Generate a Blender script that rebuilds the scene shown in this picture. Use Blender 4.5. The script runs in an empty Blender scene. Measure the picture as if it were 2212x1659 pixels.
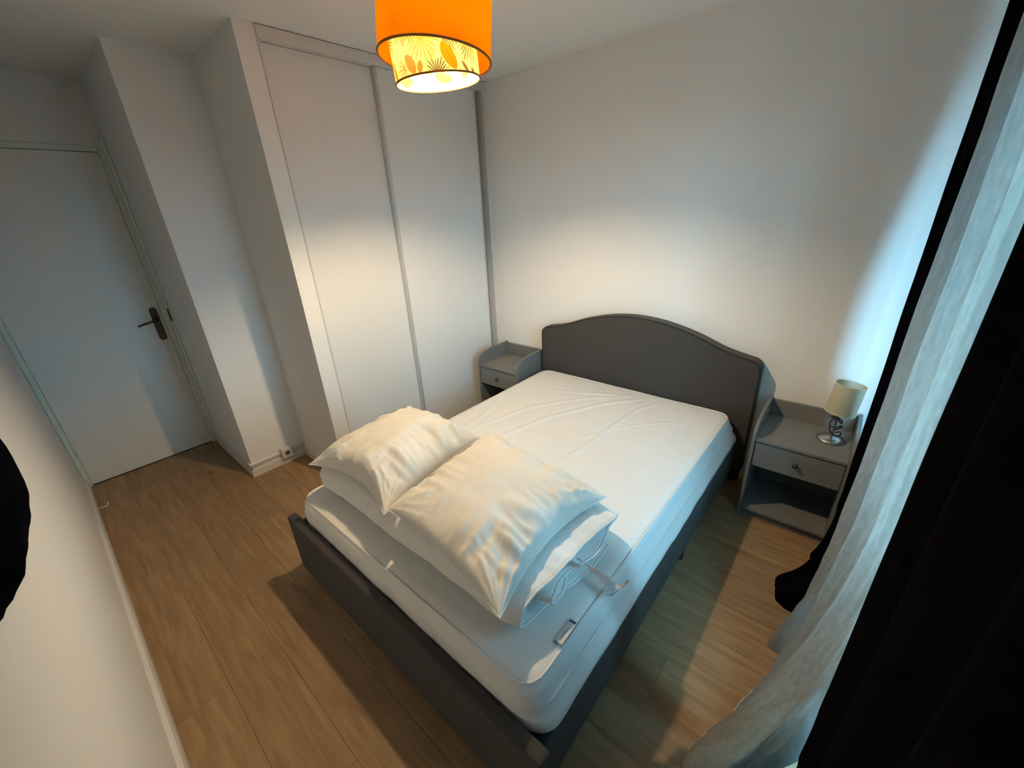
import bpy, bmesh, math, random
from mathutils import Vector, Matrix, noise
random.seed(7)
S = bpy.context.scene
COL = S.collection

# ------------------------------------------------------------------ camera
CAM = Vector((2.4064, -2.5765, 1.6599))
RW = [(0.76236, 0.64539, -0.04778), (0.22202, -0.33018, -0.91744), (-0.60788, 0.68881, -0.395)]
FPX = 878.3
cd = bpy.data.cameras.new('camera'); cam = bpy.data.objects.new('camera', cd); COL.objects.link(cam)
m = Matrix.Identity(4)
for i in range(3):
    m[i][0] = RW[0][i]; m[i][1] = -RW[1][i]; m[i][2] = -RW[2][i]; m[i][3] = CAM[i]
cam.matrix_world = m
cd.sensor_width = 36.0; cd.lens = FPX / 2212 * 36.0; cd.clip_start = 0.01
S.camera = cam

# ------------------------------------------------------------------ sky, exposure
w = bpy.data.worlds.new('sky'); S.world = w; w.use_nodes = True
bg = w.node_tree.nodes['Background']
bg.inputs['Strength'].default_value = 62.0
_n, _l = w.node_tree.nodes, w.node_tree.links          # clear sky above the horizon, dim ground below it
_tc = _n.new('ShaderNodeTexCoord'); _sp = _n.new('ShaderNodeSeparateXYZ'); _mr = _n.new('ShaderNodeMapRange'); _mc = _n.new('ShaderNodeMix'); _mc.data_type = 'RGBA'
_mr.inputs[1].default_value = -0.04; _mr.inputs[2].default_value = 0.04
_mc.inputs[6].default_value = (0.035, 0.055, 0.06, 1); _mc.inputs[7].default_value = (0.29, 0.70, 1.0, 1)
_l.new(_tc.outputs['Generated'], _sp.inputs[0]); _l.new(_sp.outputs[2], _mr.inputs[0]); _l.new(_mr.outputs[0], _mc.inputs[0]); _l.new(_mc.outputs[2], bg.inputs['Color'])
S.view_settings.view_transform = 'Standard'; S.view_settings.look = 'None'
S.view_settings.gamma = 1.0; S.view_settings.use_curve_mapping = False
S.view_settings.exposure = 0.20
LAMP_W = 1780.0          # emission strength of the pendant bulb

# ------------------------------------------------------------------ room numbers (metres)
H = 2.5
XC, XK, YK, YC, XD, YF, XW = 0.0, -0.609, -1.974, -1.606, -1.4545, -2.7733, 2.90
WIN = (-2.35, -0.98, 0.80, 2.20)       # window opening y0,y1,z0,z1
ld = bpy.data.lights.new('window_portal', 'AREA'); ld.shape = 'RECTANGLE'
ld.size = WIN[3] - WIN[2]; ld.size_y = WIN[1] - WIN[0]; ld.cycles.is_portal = True
lo = bpy.data.objects.new('window_portal', ld); COL.objects.link(lo)
lo.location = (XW + 0.13, (WIN[0] + WIN[1]) / 2, (WIN[2] + WIN[3]) / 2); lo.rotation_euler = (0, math.pi / 2, 0)

# ------------------------------------------------------------------ pixel helper (direction only; the plane gives the distance)
def on(u, v, ax, val):
    a, b = (u - 1106) / FPX, (v - 829.5) / FPX
    d = Vector([RW[0][i] * a + RW[1][i] * b + RW[2][i] for i in range(3)])
    return CAM + d * ((val - CAM[ax]) / d[ax])

# ------------------------------------------------------------------ materials
MATS = {}
def mat(name, col, rough=0.6, metal=0.0, noise_amt=0.0, nscale=30.0, bump=0.0, bscale=200.0, sheen=0.0, spec=0.5, stretch=None):
    if name in MATS: return MATS[name]
    M = bpy.data.materials.new(name); M.use_nodes = True; MATS[name] = M
    nt = M.node_tree; p = nt.nodes['Principled BSDF']
    p.inputs['Base Color'].default_value = (*col, 1); p.inputs['Roughness'].default_value = rough
    p.inputs['Metallic'].default_value = metal; p.inputs['Specular IOR Level'].default_value = spec
    if sheen: p.inputs['Sheen Weight'].default_value = sheen
    tc = nt.nodes.new('ShaderNodeTexCoord'); src = tc.outputs['Object']
    if stretch:
        mp = nt.nodes.new('ShaderNodeMapping'); mp.inputs['Scale'].default_value = stretch
        nt.links.new(src, mp.inputs['Vector']); src = mp.outputs['Vector']
    if noise_amt:
        n = nt.nodes.new('ShaderNodeTexNoise'); n.inputs['Scale'].default_value = nscale; n.inputs['Detail'].default_value = 4
        nt.links.new(src, n.inputs['Vector'])
        mx = nt.nodes.new('ShaderNodeMix'); mx.data_type = 'RGBA'
        mx.inputs[6].default_value = (*[c * (1 - noise_amt) for c in col], 1)
        mx.inputs[7].default_value = (*[min(1, c * (1 + noise_amt)) for c in col], 1)
        nt.links.new(n.outputs['Fac'], mx.inputs[0]); nt.links.new(mx.outputs[2], p.inputs['Base Color'])
    if bump:
        n2 = nt.nodes.new('ShaderNodeTexNoise'); n2.inputs['Scale'].default_value = bscale; n2.inputs['Detail'].default_value = 3
        nt.links.new(src, n2.inputs['Vector'])
        b = nt.nodes.new('ShaderNodeBump'); b.inputs['Strength'].default_value = bump; b.inputs['Distance'].default_value = 0.002
        nt.links.new(n2.outputs['Fac'], b.inputs['Height']); nt.links.new(b.outputs['Normal'], p.inputs['Normal'])
    return M

def mat_wood():
    M = bpy.data.materials.new('plank_wood'); M.use_nodes = True; nt = M.node_tree; p = nt.nodes['Principled BSDF']
    N = nt.nodes.new; L = nt.links.new
    tc = N('ShaderNodeTexCoord'); oi = N('ShaderNodeObjectInfo')
    add = N('ShaderNodeVectorMath'); add.operation = 'ADD'
    sc = N('ShaderNodeVectorMath'); sc.operation = 'SCALE'; sc.inputs[3].default_value = 40
    cb = N('ShaderNodeCombineXYZ'); L(oi.outputs['Random'], cb.inputs[0]); L(oi.outputs['Random'], cb.inputs[1])
    L(cb.outputs[0], sc.inputs[0]); L(tc.outputs['Object'], add.inputs[0]); L(sc.outputs[0], add.inputs[1])
    mp = N('ShaderNodeMapping'); mp.inputs['Scale'].default_value = (1.6, 17, 1); L(add.outputs[0], mp.inputs[0])
    n1 = N('ShaderNodeTexNoise'); n1.inputs['Scale'].default_value = 2.2; n1.inputs['Detail'].default_value = 7; n1.inputs['Distortion'].default_value = 0.6
    L(mp.outputs[0], n1.inputs['Vector'])
    mp2 = N('ShaderNodeMapping'); mp2.inputs['Scale'].default_value = (3, 90, 1); L(add.outputs[0], mp2.inputs[0])
    n2 = N('ShaderNodeTexNoise'); n2.inputs['Scale'].default_value = 2.5; n2.inputs['Detail'].default_value = 4; L(mp2.outputs[0], n2.inputs['Vector'])
    cr = N('ShaderNodeValToRGB'); e = cr.color_ramp.elements
    e[0].position = 0.28; e[0].color = (0.27, 0.165, 0.085, 1); e[1].position = 0.72; e[1].color = (0.43, 0.285, 0.155, 1)
    L(n1.outputs['Fac'], cr.inputs[0])
    # knots
    vo = N('ShaderNodeTexVoronoi'); vo.inputs['Scale'].default_value = 1.0
    mp3 = N('ShaderNodeMapping'); mp3.inputs['Scale'].default_value = (1.5, 3.6, 1); L(add.outputs[0], mp3.inputs[0]); L(mp3.outputs[0], vo.inputs['Vector'])
    kr = N('ShaderNodeValToRGB'); kr.color_ramp.elements[0].position = 0.02; kr.color_ramp.elements[0].color = (0.45, 0.4, 0.36, 1)
    kr.color_ramp.elements[1].position = 0.10; kr.color_ramp.elements[1].color = (1, 1, 1, 1); L(vo.outputs['Distance'], kr.inputs[0])
    g = N('ShaderNodeMix'); g.data_type = 'RGBA'; g.blend_type = 'MULTIPLY'; g.inputs[0].default_value = 0.22
    L(cr.outputs[0], g.inputs[6]); L(n2.outputs['Fac'], g.inputs[7])
    k = N('ShaderNodeMix'); k.data_type = 'RGBA'; k.blend_type = 'MULTIPLY'; k.inputs[0].default_value = 0.8
    L(g.outputs[2], k.inputs[6]); L(kr.outputs[0], k.inputs[7])
    hs = N('ShaderNodeHueSaturation'); mr = N('ShaderNodeMapRange'); mr.inputs[3].default_value = 0.88; mr.inputs[4].default_value = 1.12
    L(oi.outputs['Random'], mr.inputs[0]); L(mr.outputs[0], hs.inputs['Value']); L(k.outputs[2], hs.inputs['Color'])
    L(hs.outputs[0], p.inputs['Base Color']); p.inputs['Roughness'].default_value = 0.5; p.inputs['Specular IOR Level'].default_value = 0.35
    b = N('ShaderNodeBump'); b.inputs['Strength'].default_value = 0.15; b.inputs['Distance'].default_value = 0.001
    L(n2.outputs['Fac'], b.inputs['Height']); L(b.outputs[0], p.inputs['Normal'])
    return M

def mat_cloth_trans(name, col, tcol, fac, nscale=90, amt=0.25, stretch=(1, 1, 1), attr=False, openness=0.0):
    """thin cloth or paper: part diffuse, part translucent"""
    M = bpy.data.materials.new(name); M.use_nodes = True; nt = M.node_tree
    nt.nodes.remove(nt.nodes['Principled BSDF']); N = nt.nodes.new; L = nt.links.new
    out = nt.nodes['Material Output']; d = N('ShaderNodeBsdfDiffuse'); t = N('ShaderNodeBsdfTranslucent'); mx = N('ShaderNodeMixShader')
    mx.inputs[0].default_value = fac; L(d.outputs[0], mx.inputs[1]); L(t.outputs[0], mx.inputs[2]); 
    if openness:      # share of open holes in the weave
        tr = N('ShaderNodeBsdfTransparent'); m2 = N('ShaderNodeMixShader')
        lw = N('ShaderNodeLayerWeight'); lw.inputs[0].default_value = 0.5      # the threads close the holes for slanting rays
        c1 = N('ShaderNodeMath'); c1.operation = 'SUBTRACT'; c1.inputs[0].default_value = 1.0; L(lw.outputs['Facing'], c1.inputs[1])
        c2 = N('ShaderNodeMath'); c2.operation = 'POWER'; c2.inputs[1].default_value = 4.0; L(c1.outputs[0], c2.inputs[0])
        c3 = N('ShaderNodeMath'); c3.operation = 'MULTIPLY'; c3.inputs[1].default_value = openness; L(c2.outputs[0], c3.inputs[0]); L(c3.outputs[0], m2.inputs[0])
        L(mx.outputs[0], m2.inputs[1]); L(tr.outputs[0], m2.inputs[2]); L(m2.outputs[0], out.inputs[0])
    else: L(mx.outputs[0], out.inputs[0])
    if attr:
        a = N('ShaderNodeAttribute'); a.attribute_name = 'print'
        for s, c in ((d, col), (t, tcol)):
            mm = N('ShaderNodeMix'); mm.data_type = 'RGBA'; mm.blend_type = 'MULTIPLY'; mm.inputs[0].default_value = 1
            mm.inputs[6].default_value = (*c, 1); L(a.outputs['Color'], mm.inputs[7]); L(mm.outputs[2], s.inputs['Color'])
        return M
    tc = N('ShaderNodeTexCoord'); mp = N('ShaderNodeMapping'); mp.inputs['Scale'].default_value = stretch; L(tc.outputs['Object'], mp.inputs[0])
    n = N('ShaderNodeTexNoise'); n.inputs['Scale'].default_value = nscale; n.inputs['Detail'].default_value = 5; L(mp.outputs[0], n.inputs['Vector'])
    for s, c in ((d, col), (t, tcol)):
        mm = N('ShaderNodeMix'); mm.data_type = 'RGBA'
        mm.inputs[6].default_value = (*[x * (1 - amt) for x in c], 1); mm.inputs[7].default_value = (*[min(1, x * (1 + amt)) for x in c], 1)
        L(n.outputs['Fac'], mm.inputs[0]); L(mm.outputs[2], s.inputs['Color'])
    return M

def mat_emit(name, col, s):
    M = bpy.data.materials.new(name); M.use_nodes = True; nt = M.node_tree; p = nt.nodes['Principled BSDF']
    p.inputs['Base Color'].default_value = (*col, 1); p.inputs['Emission Color'].default_value = (*col, 1); p.inputs['Emission Strength'].default_value = s
    return M

WALL = mat('wall_paint', (0.87, 0.865, 0.85), 0.85, bump=0.10, bscale=90, spec=0.2)
CEIL = mat('ceiling_paint', (0.90, 0.895, 0.88), 0.9, bump=0.10, bscale=120, spec=0.2)
GLOSSW = mat('white_trim', (0.74, 0.72, 0.69), 0.45, noise_amt=0.02, nscale=8)
DOORW = mat('door_paint', (0.83, 0.825, 0.80), 0.55, noise_amt=0.03, nscale=5)
JAMB = mat('door_frame_paint', (0.74, 0.82, 0.74), 0.35, noise_amt=0.03, nscale=9)
PANEL = mat('wardrobe_panel', (0.82, 0.815, 0.80), 0.42, noise_amt=0.02, nscale=6, bump=0.03, bscale=60)
ALU = mat('wardrobe_profile', (0.62, 0.62, 0.62), 0.35, metal=0.3, noise_amt=0.02)
FILLER = mat('wardrobe_filler', (0.30, 0.28, 0.25), 0.6, noise_amt=0.05)
BRASS = mat('door_plate_bronze', (0.10, 0.085, 0.06), 0.45, metal=0.6, noise_amt=0.1)
HANDLE = mat('door_lever_dark', (0.05, 0.045, 0.04), 0.4, metal=0.7, noise_amt=0.1)
CHAR = mat('bed_fabric', (0.058, 0.056, 0.055), 0.95, noise_amt=0.25, nscale=350, bump=0.35, bscale=700, sheen=0.12, spec=0.1)
PIPE = mat('bed_piping', (0.032, 0.031, 0.030), 0.95, noise_amt=0.2, nscale=300, spec=0.1)
BLACK = mat('black_plastic', (0.012, 0.012, 0.013), 0.5, noise_amt=0.2)
SHEET = mat('mattress_cover', (0.82, 0.815, 0.80), 0.9, noise_amt=0.03, nscale=12, bump=0.12, bscale=450, spec=0.15)
PILLOW = mat('pillow_cotton', (0.755, 0.73, 0.67), 0.9, noise_amt=0.10, nscale=7, bump=0.10, bscale=400, spec=0.15)
DUVET = mat('duvet_cotton', (0.84, 0.835, 0.82), 0.9, noise_amt=0.03, nscale=15, bump=0.10, bscale=350, spec=0.15)
SEAM = mat('cotton_piping', (0.84, 0.83, 0.81), 0.9, noise_amt=0.03)
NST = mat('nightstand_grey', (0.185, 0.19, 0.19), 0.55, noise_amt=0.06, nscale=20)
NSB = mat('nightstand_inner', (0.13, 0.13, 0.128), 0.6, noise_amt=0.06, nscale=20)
KNOB = mat('drawer_knob_metal', (0.10, 0.09, 0.08), 0.35, metal=0.8, noise_amt=0.1)
STEEL = mat('brushed_steel', (0.55, 0.55, 0.56), 0.28, metal=1.0, noise_amt=0.08, nscale=60)
CORD = mat('black_cord', (0.010, 0.010, 0.011), 0.5, noise_amt=0.1)
WPLAST = mat('white_plastic', (0.72, 0.70, 0.66), 0.4, noise_amt=0.02)
DARKHOLE = mat('socket_hole', (0.10, 0.09, 0.08), 0.6, noise_amt=0.05)
BLACKCUR = mat('blackout_cloth', (0.0016, 0.0014, 0.0022), 1.0, noise_amt=0.3, nscale=200, bump=0.3, bscale=500, spec=0.02)
FUZZ = mat('black_fuzz', (0.006, 0.006, 0.009), 1.0, noise_amt=0.4, nscale=90, bump=1.0, bscale=350, spec=0.02)
PRINTINK = mat('label_ink', (0.06, 0.08, 0.10), 0.8, noise_amt=0.1)
TAGCL = mat('label_cloth', (0.60, 0.62, 0.63), 0.85, noise_amt=0.04)
CARE = mat('care_label_cloth', (0.78, 0.78, 0.82), 0.8, noise_amt=0.25, nscale=1, stretch=(10, 10, 260))
PVC = mat('window_pvc', (0.75, 0.75, 0.74), 0.4, noise_amt=0.02)
WOOD = mat_wood()
GREYCUR = mat_cloth_trans('linen_curtain', (0.33, 0.33, 0.32), (0.095, 0.087, 0.076), 0.4, nscale=70, amt=0.30, stretch=(1, 1, 0.35), openness=0.26)
ORANGE = mat_cloth_trans('orange_shade', (0.98, 0.38, 0.006), (0.98, 0.36, 0.002), 0.50, nscale=120, amt=0.05)
INNER = mat_cloth_trans('printed_shade', (0.86, 0.78, 0.56), (0.46, 0.36, 0.09), 0.06, attr=True)
ORTRIM = mat('shade_trim', (0.33, 0.12, 0.01), 0.8, noise_amt=0.05)
CREAM = mat_cloth_trans('cream_shade', (0.62, 0.60, 0.47), (0.60, 0.56, 0.42), 0.3, nscale=200, amt=0.05)
GLASS = bpy.data.materials.new('pane_glass'); GLASS.use_nodes = True
_nt = GLASS.node_tree; _nt.nodes.remove(_nt.nodes['Principled BSDF'])
_tr = _nt.nodes.new('ShaderNodeBsdfTransparent'); _tr.inputs[0].default_value = (0.90, 0.93, 0.93, 1); _gl = _nt.nodes.new('ShaderNodeBsdfGlossy'); _gl.inputs['Roughness'].default_value = 0.02
_ms = _nt.nodes.new('ShaderNodeMixShader')
_ms.inputs[0].default_value = 0.05; _nt.links.new(_tr.outputs[0], _ms.inputs[1]); _nt.links.new(_gl.outputs[0], _ms.inputs[2]); _nt.links.new(_ms.outputs[0], _nt.nodes['Material Output'].inputs[0])

# ------------------------------------------------------------------ mesh helpers
def tag(o, label, cat, group=None):
    o['label'] = label; o['category'] = cat
    if group: o['group'] = group
    return o
def obj(name, bm, material, parent=None, smooth=False, loc=None):
    me = bpy.data.meshes.new(name); bm.normal_update(); bm.to_mesh(me); bm.free()
    o = bpy.data.objects.new(name, me); COL.objects.link(o)
    if material: me.materials.append(material)
    if smooth: me.shade_smooth()
    if loc: o.location = loc
    if parent: o.parent = parent
    return o
def empty(name, loc=(0, 0, 0), rz=0):
    o = bpy.data.objects.new(name, None); COL.objects.link(o); o.location = loc; o.rotation_euler = (0, 0, rz); o.empty_display_size = 0.1
    return o
def struct(o): o['kind'] = 'structure'; return o
def bx(bm, x0, x1, y0, y1, z0, z1, bev=0.0, seg=2):
    t = bmesh.new(); r = bmesh.ops.create_cube(t, size=1)
    for v in t.verts:
        v.co = Vector(((x0 + x1) / 2 + v.co.x * (x1 - x0), (y0 + y1) / 2 + v.co.y * (y1 - y0), (z0 + z1) / 2 + v.co.z * (z1 - z0)))
    if bev: bmesh.ops.bevel(t, geom=list(t.edges), offset=bev, segments=seg, profile=0.5, affect='EDGES')
    me = bpy.data.meshes.new('t'); t.to_mesh(me); t.free(); bm.from_mesh(me); bpy.data.meshes.remove(me)
    return bm
def box(name, b, material, parent=None, bev=0.0, seg=2):
    return obj(name, bx(bmesh.new(), *b, bev=bev, seg=seg), material, parent)
def tube(bm, pts, r, n=8, cap=True):
    pts = [Vector(p) for p in pts]; rings = []
    up = Vector((0, 0, 1))
    for i, p in enumerate(pts):
        d = (pts[min(i + 1, len(pts) - 1)] - pts[max(i - 1, 0)])
        if d.length < 1e-9: d = Vector((0, 0, 1))
        d.normalize(); a = d.cross(up)
        if a.length < 0.05: a = d.cross(Vector((1, 0, 0)))
        a.normalize(); b = d.cross(a); rr = r[i] if isinstance(r, (list, tuple)) else r
        rings.append([bm.verts.new(p + (a * math.cos(k * 2 * math.pi / n) + b * math.sin(k * 2 * math.pi / n)) * rr) for k in range(n)])
    for i in range(len(rings) - 1):
        for k in range(n): bm.faces.new((rings[i][k], rings[i][(k + 1) % n], rings[i + 1][(k + 1) % n], rings[i + 1][k]))
    if cap: bm.faces.new(rings[0][::-1]); bm.faces.new(rings[-1])
    return bm
def lathe(bm, prof, n=48, ctr=(0, 0, 0), close=False):
    rings = []
    for (r, z) in prof:
        if r < 1e-6: rings.append([bm.verts.new((ctr[0], ctr[1], ctr[2] + z))])
        else: rings.append([bm.verts.new((ctr[0] + r * math.cos(2 * math.pi * k / n), ctr[1] + r * math.sin(2 * math.pi * k / n), ctr[2] + z)) for k in range(n)])
    for i in range(len(rings) - 1):
        a, b = rings[i], rings[i + 1]
        for k in range(n):
            q = (k + 1) % n
            if len(a) == 1 and len(b) > 1: bm.faces.new((a[0], b[q], b[k]))
            elif len(b) == 1 and len(a) > 1: bm.faces.new((a[k], a[q], b[0]))
            elif len(a) > 1: bm.faces.new((a[k], a[q], b[q], b[k]))
    return bm
def prism(bm, outline, axis, a, b):
    """outline = list of 2-D points in the two other axes, extruded along axis from a to b"""
    def P(p, t):
        q = list(p); q.insert(axis, t); return q
    v0 = [bm.verts.new(P(p, a)) for p in outline]; v1 = [bm.verts.new(P(p, b)) for p in outline]
    n = len(outline)
    for i in range(n): bm.faces.new((v0[i], v0[(i + 1) % n], v1[(i + 1) % n], v1[i]))
    bm.faces.new(v0[::-1]); bm.faces.new(v1)
    bmesh.ops.recalc_face_normals(bm, faces=bm.faces)
    return bm
def smoothstep(a, b, x):
    t = max(0.0, min(1.0, (x - a) / (b - a))); return t * t * (3 - 2 * t)
def catmull(pts, n):
    """n samples spread evenly along a Catmull-Rom curve through pts"""
    pts = [Vector(p) for p in pts]; dense = []
    for i in range(len(pts) - 1):
        p0, p1, p2, p3 = pts[max(i - 1, 0)], pts[i], pts[i + 1], pts[min(i + 2, len(pts) - 1)]
        for k in range(24):
            t = k / 24; dense.append(0.5 * ((2 * p1) + (p2 - p0) * t + (2 * p0 - 5 * p1 + 4 * p2 - p3) * t * t + (3 * p1 - p0 - 3 * p2 + p3) * t ** 3))
    dense.append(pts[-1]); L = [0]
    for i in range(1, len(dense)): L.append(L[-1] + (dense[i] - dense[i - 1]).length)
    out = []; j = 0
    for k in range(n):
        s = L[-1] * k / (n - 1)
        while j < len(L) - 2 and L[j + 1] < s: j += 1
        t = (s - L[j]) / max(1e-9, L[j + 1] - L[j]); out.append(dense[j].lerp(dense[j + 1], min(1, t)))
    return out
def nz(x, y, z): return noise.noise(Vector((x, y, z)))

# ================================================================== SETTING
# floor: slab + every plank its own piece, running along x
fl = struct(box('floor', (-1.6, XW + 0.12, YF - 0.12, 0.12, -0.10, -0.012), mat('floor_screed', (0.05, 0.04, 0.03), 0.9, noise_amt=0.1)))
PW, PL, GAP = 0.192, 1.28, 0.0007
pl_cache = {}
def plank(x0, x1, y0, y1):
    key = (round(x1 - x0, 4), round(y1 - y0, 4))
    if key not in pl_cache:
        bm = bx(bmesh.new(), -key[0] / 2 + GAP / 2, key[0] / 2 - GAP / 2, -key[1] / 2 + GAP / 2, key[1] / 2 - GAP / 2, -0.012, 0.0, bev=0.0007, seg=1)
        me = bpy.data.meshes.new('plank'); bm.to_mesh(me); bm.free(); me.materials.append(WOOD); pl_cache[key] = me
    o = bpy.data.objects.new('plank', pl_cache[key]); COL.objects.link(o); o.location = ((x0 + x1) / 2, (y0 + y1) / 2, 0); o.parent = fl
y = YF; row = 0
while y < -0.001:
    y1 = min(y + PW, 0.0); xo = XD - [0.25, 0.92, 0.55, 1.15, 0.4, 0.78][row % 6]; x = xo
    xlim = XD
    while x < XW:
        a, b = max(x, xlim), min(x + PL, XW)
        if y >= YC - 0.02: a = max(a, -0.60)
        elif y >= YK - 0.02: a = max(a, XK)
        if b - a > 0.01: plank(a, b, y, y1)
        x += PL
    y = y1; row += 1

struct(box('ceiling', (-1.6, XW + 0.12, YF - 0.12, 0.12, H, H + 0.1), CEIL))
struct(box('wall_back', (-0.72, XW + 0.12, 0.0, 0.12, -0.01, H), WALL))
struct(box('wall_front', (-1.6, XW + 0.12, YF - 0.12, YF, -0.01, H), WALL))
struct(box('wall_corner', (-1.6, XK, YK, YC + 0.2, -0.01, H), WALL))
struct(box('wall_partition', (XK - 0.01, XC, YC, YC + 0.094, -0.01, H), WALL))
struct(box('wall_wardrobe', (-0.72, XK - 0.005, YC + 0.2, 0.0, -0.01, H), WALL))
bm = bmesh.new()
y0, y1, z0, z1 = WIN
bx(bm, XW, XW + 0.12, YF, y0, -0.01, H); bx(bm, XW, XW + 0.12, y1, 0.0, -0.01, H)
bx(bm, XW, XW + 0.12, y0, y1, -0.01, z0); bx(bm, XW, XW + 0.12, y0, y1, z1, H)
struct(obj('wall_right', bm, WALL))
DY0, DY1, DZ = YF + 0.03, YK - 0.040, 2.11      # door leaf
bm = bmesh.new()
bx(bm, XD - 0.12, XD, YF, DY0 - 0.01, -0.01, H); bx(bm, XD - 0.12, XD, DY1 + 0.02, YK, -0.01, H); bx(bm, XD - 0.12, XD, DY0 - 0.01, DY1 + 0.02, DZ + 0.01, H)
struct(obj('wall_left', bm, WALL))

struct(box('wall_light_seal', (XD - 0.16, XD - 0.125, YF - 0.12, YK + 0.1, -0.01, H), WALL))  # unseen slab added behind the door to stop outside light leaking in
struct(box('trim_threshold', (XD - 0.12, XD - 0.0005, DY0 - 0.01, DY1 + 0.02, -0.011, 0.004), BRASS))
# window: frame, mullion, panes
win = struct(empty('window_1', (XW + 0.06, (y0 + y1) / 2, z0)))
def wpart(n, b, m, bev=0.004):
    o = box(n, b, m, None, bev); o.parent = win; o.matrix_parent_inverse = Matrix.Translation(-Vector(win.location)); return o
yc = (y0 + y1) / 2
for n, b in (('frame_post', (XW + .03, XW + .09, y0, y0 + .06, z0, z1)), ('frame_post', (XW + .03, XW + .09, y1 - .06, y1, z0, z1)),
             ('frame_mullion', (XW + .03, XW + .09, yc - .05, yc + .05, z0 + .06, z1 - .06)), ('frame_rail', (XW + .03, XW + .09, y0 + .06, y1 - .06, z0, z0 + .06)),
             ('frame_rail', (XW + .03, XW + .09, y0 + .06, y1 - .06, z1 - .06, z1))): wpart(n, b, PVC)
for a, b in ((y0 + .06, yc - .05), (yc + .05, y1 - .06)): wpart('pane', (XW + .058, XW + .064, a, b, z0 + .06, z1 - .06), GLASS, 0)

# door with frame, plate and lever
door = struct(empty('door_1', (XD, (DY0 + DY1) / 2, 0)))
def dpart(o, p=None):
    o.parent = door; o.matrix_parent_inverse = Matrix.Translation(-Vector(door.location)); return o
leaf = dpart(box('door_leaf', (XD - 0.045, XD - 0.004, DY0, DY1, 0.006, DZ), DOORW, None, 0.002))
bm = bmesh.new()      # escutcheon plate with rounded ends
hy, hz0, hz1, hr = -2.056, 0.895, 1.135, 0.022
ol = [(hy + hr * math.cos(math.pi * (1 + k / 10)), hz0 + hr + hr * math.sin(math.pi * (1 + k / 10))) for k in range(11)] + [(hy + hr * math.cos(math.pi * k / 10), hz1 - hr + hr * math.sin(math.pi * k / 10)) for k in range(11)]
plate = obj('handle_plate', prism(bm, ol, 0, XD - 0.005, XD + 0.004), BRASS); plate.parent = leaf; plate['label'] = 'dark bronze handle plate with rounded ends'
bm = bmesh.new(); tube(bm, [(XD, hy, 1.045), (XD + 0.03, hy, 1.045)], 0.010, 12)
tube(bm, catmull([(XD + 0.028, hy, 1.045), (XD + 0.042, hy - 0.012, 1.045), (XD + 0.045, hy - 0.045, 1.042), (XD + 0.043, hy - 0.085, 1.034), (XD + 0.040, hy - 0.115, 1.024)], 16), [0.009] * 5 + [0.0075] * 7 + [0.006] * 4, 10)
lev = obj('lever_handle', bm, HANDLE, leaf, True); lev['label'] = 'dark curved lever handle'
for n, b in (('door_jamb', (XD - 0.11, XD + 0.012, DY1 + 0.001, YK - 0.001, 0.0, DZ + 0.07)), ('door_jamb', (XD - 0.11, XD + 0.008, YF + 0.001, DY0 - 0.001, 0.0, DZ + 0.035)), ('door_head', (XD - 0.11, XD + 0.006, DY0 - 0.001, DY1 + 0.001, DZ + 0.003, DZ + 0.035))):
    dpart(box(n, b, JAMB, None, 0.003))
# stop bead, its colour lifted to stand for daylight, running up the jamb beside the wall corner
dpart(box('stop_bead', (XD + 0.0125, XD + 0.075, YK - 0.012, YK - 0.001, 0.104, DZ + 0.085), mat('jamb_bead', (0.82, 0.90, 0.83), 0.3, noise_amt=0.02), None, 0.003))
dpart(box('strike_plate', (XD + 0.058, XD + 0.0765, YK - 0.0135, YK - 0.006, 1.03, 1.12), BRASS, None, 0.0))
for z in (0.25, 1.08, 1.92):
    bm = bmesh.new(); tube(bm, [(XD + 0.006, DY0 - 0.002, z), (XD + 0.006, DY0 - 0.002, z + 0.09)], 0.007, 10); dpart(obj('hinge', bm, GLOSSW, None, True))

# baseboards with a cable duct above
def baseboard(name, p, q, nrm, hi=True, hi_range=None):
    """p,q on wall plane floor line, nrm = into the room"""
    p, q, nrm = Vector((*p, 0)), Vector((*q, 0)), Vector((*nrm, 0))
    prof = [(0, 0.0), (0.016, 0.0), (0.016, 0.050), (0.013, 0.058), (0, 0.058)]
    bm = bmesh.new(); v0 = [bm.verts.new(p + nrm * a + Vector((0, 0, z))) for a, z in prof]; v1 = [bm.verts.new(q + nrm * a + Vector((0, 0, z))) for a, z in prof]
    for i in range(5): bm.faces.new((v0[i], v0[(i + 1) % 5], v1[(i + 1) % 5], v1[i]))
    bm.faces.new(v0[::-1]); bm.faces.new(v1); bmesh.ops.recalc_face_normals(bm, faces=bm.faces)
    o = struct(obj(name, bm, GLOSSW))
    if hi:
        if hi_range: p, q = p.lerp(q, hi_range[0]), p.lerp(q, hi_range[1])
        prof = [(0, 0.060), (0.003, 0.062), (0.003, 0.082), (0.015, 0.084), (0.015, 0.096), (0, 0.100)]
        bm = bmesh.new(); v0 = [bm.verts.new(p + nrm * a + Vector((0, 0, z))) for a, z in prof]; v1 = [bm.verts.new(q + nrm * a + Vector((0, 0, z))) for a, z in prof]
        for i in range(6): bm.faces.new((v0[i], v0[(i + 1) % 6], v1[(i + 1) % 6], v1[i]))
        bm.faces.new(v0[::-1]); bm.faces.new(v1); bmesh.ops.recalc_face_normals(bm, faces=bm.faces)
        obj('cable_duct', bm, GLOSSW, o)
baseboard('baseboard_front', (XD + 0.02, YF), (XW, YF), (0, 1), True, (0.17, 1.0))
baseboard('baseboard_corner', (XD + 0.032, YK), (XK + 0.013, YK), (0, -1))
baseboard('baseboard_socket', (XK, YK - 0.013), (XK, YC), (1, 0))
baseboard('baseboard_partition', (XK + 0.013, YC), (XC, YC), (0, -1), False)
baseboard('baseboard_back', (XC + 0.02, 0), (XW, 0), (0, -1), False)
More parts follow.
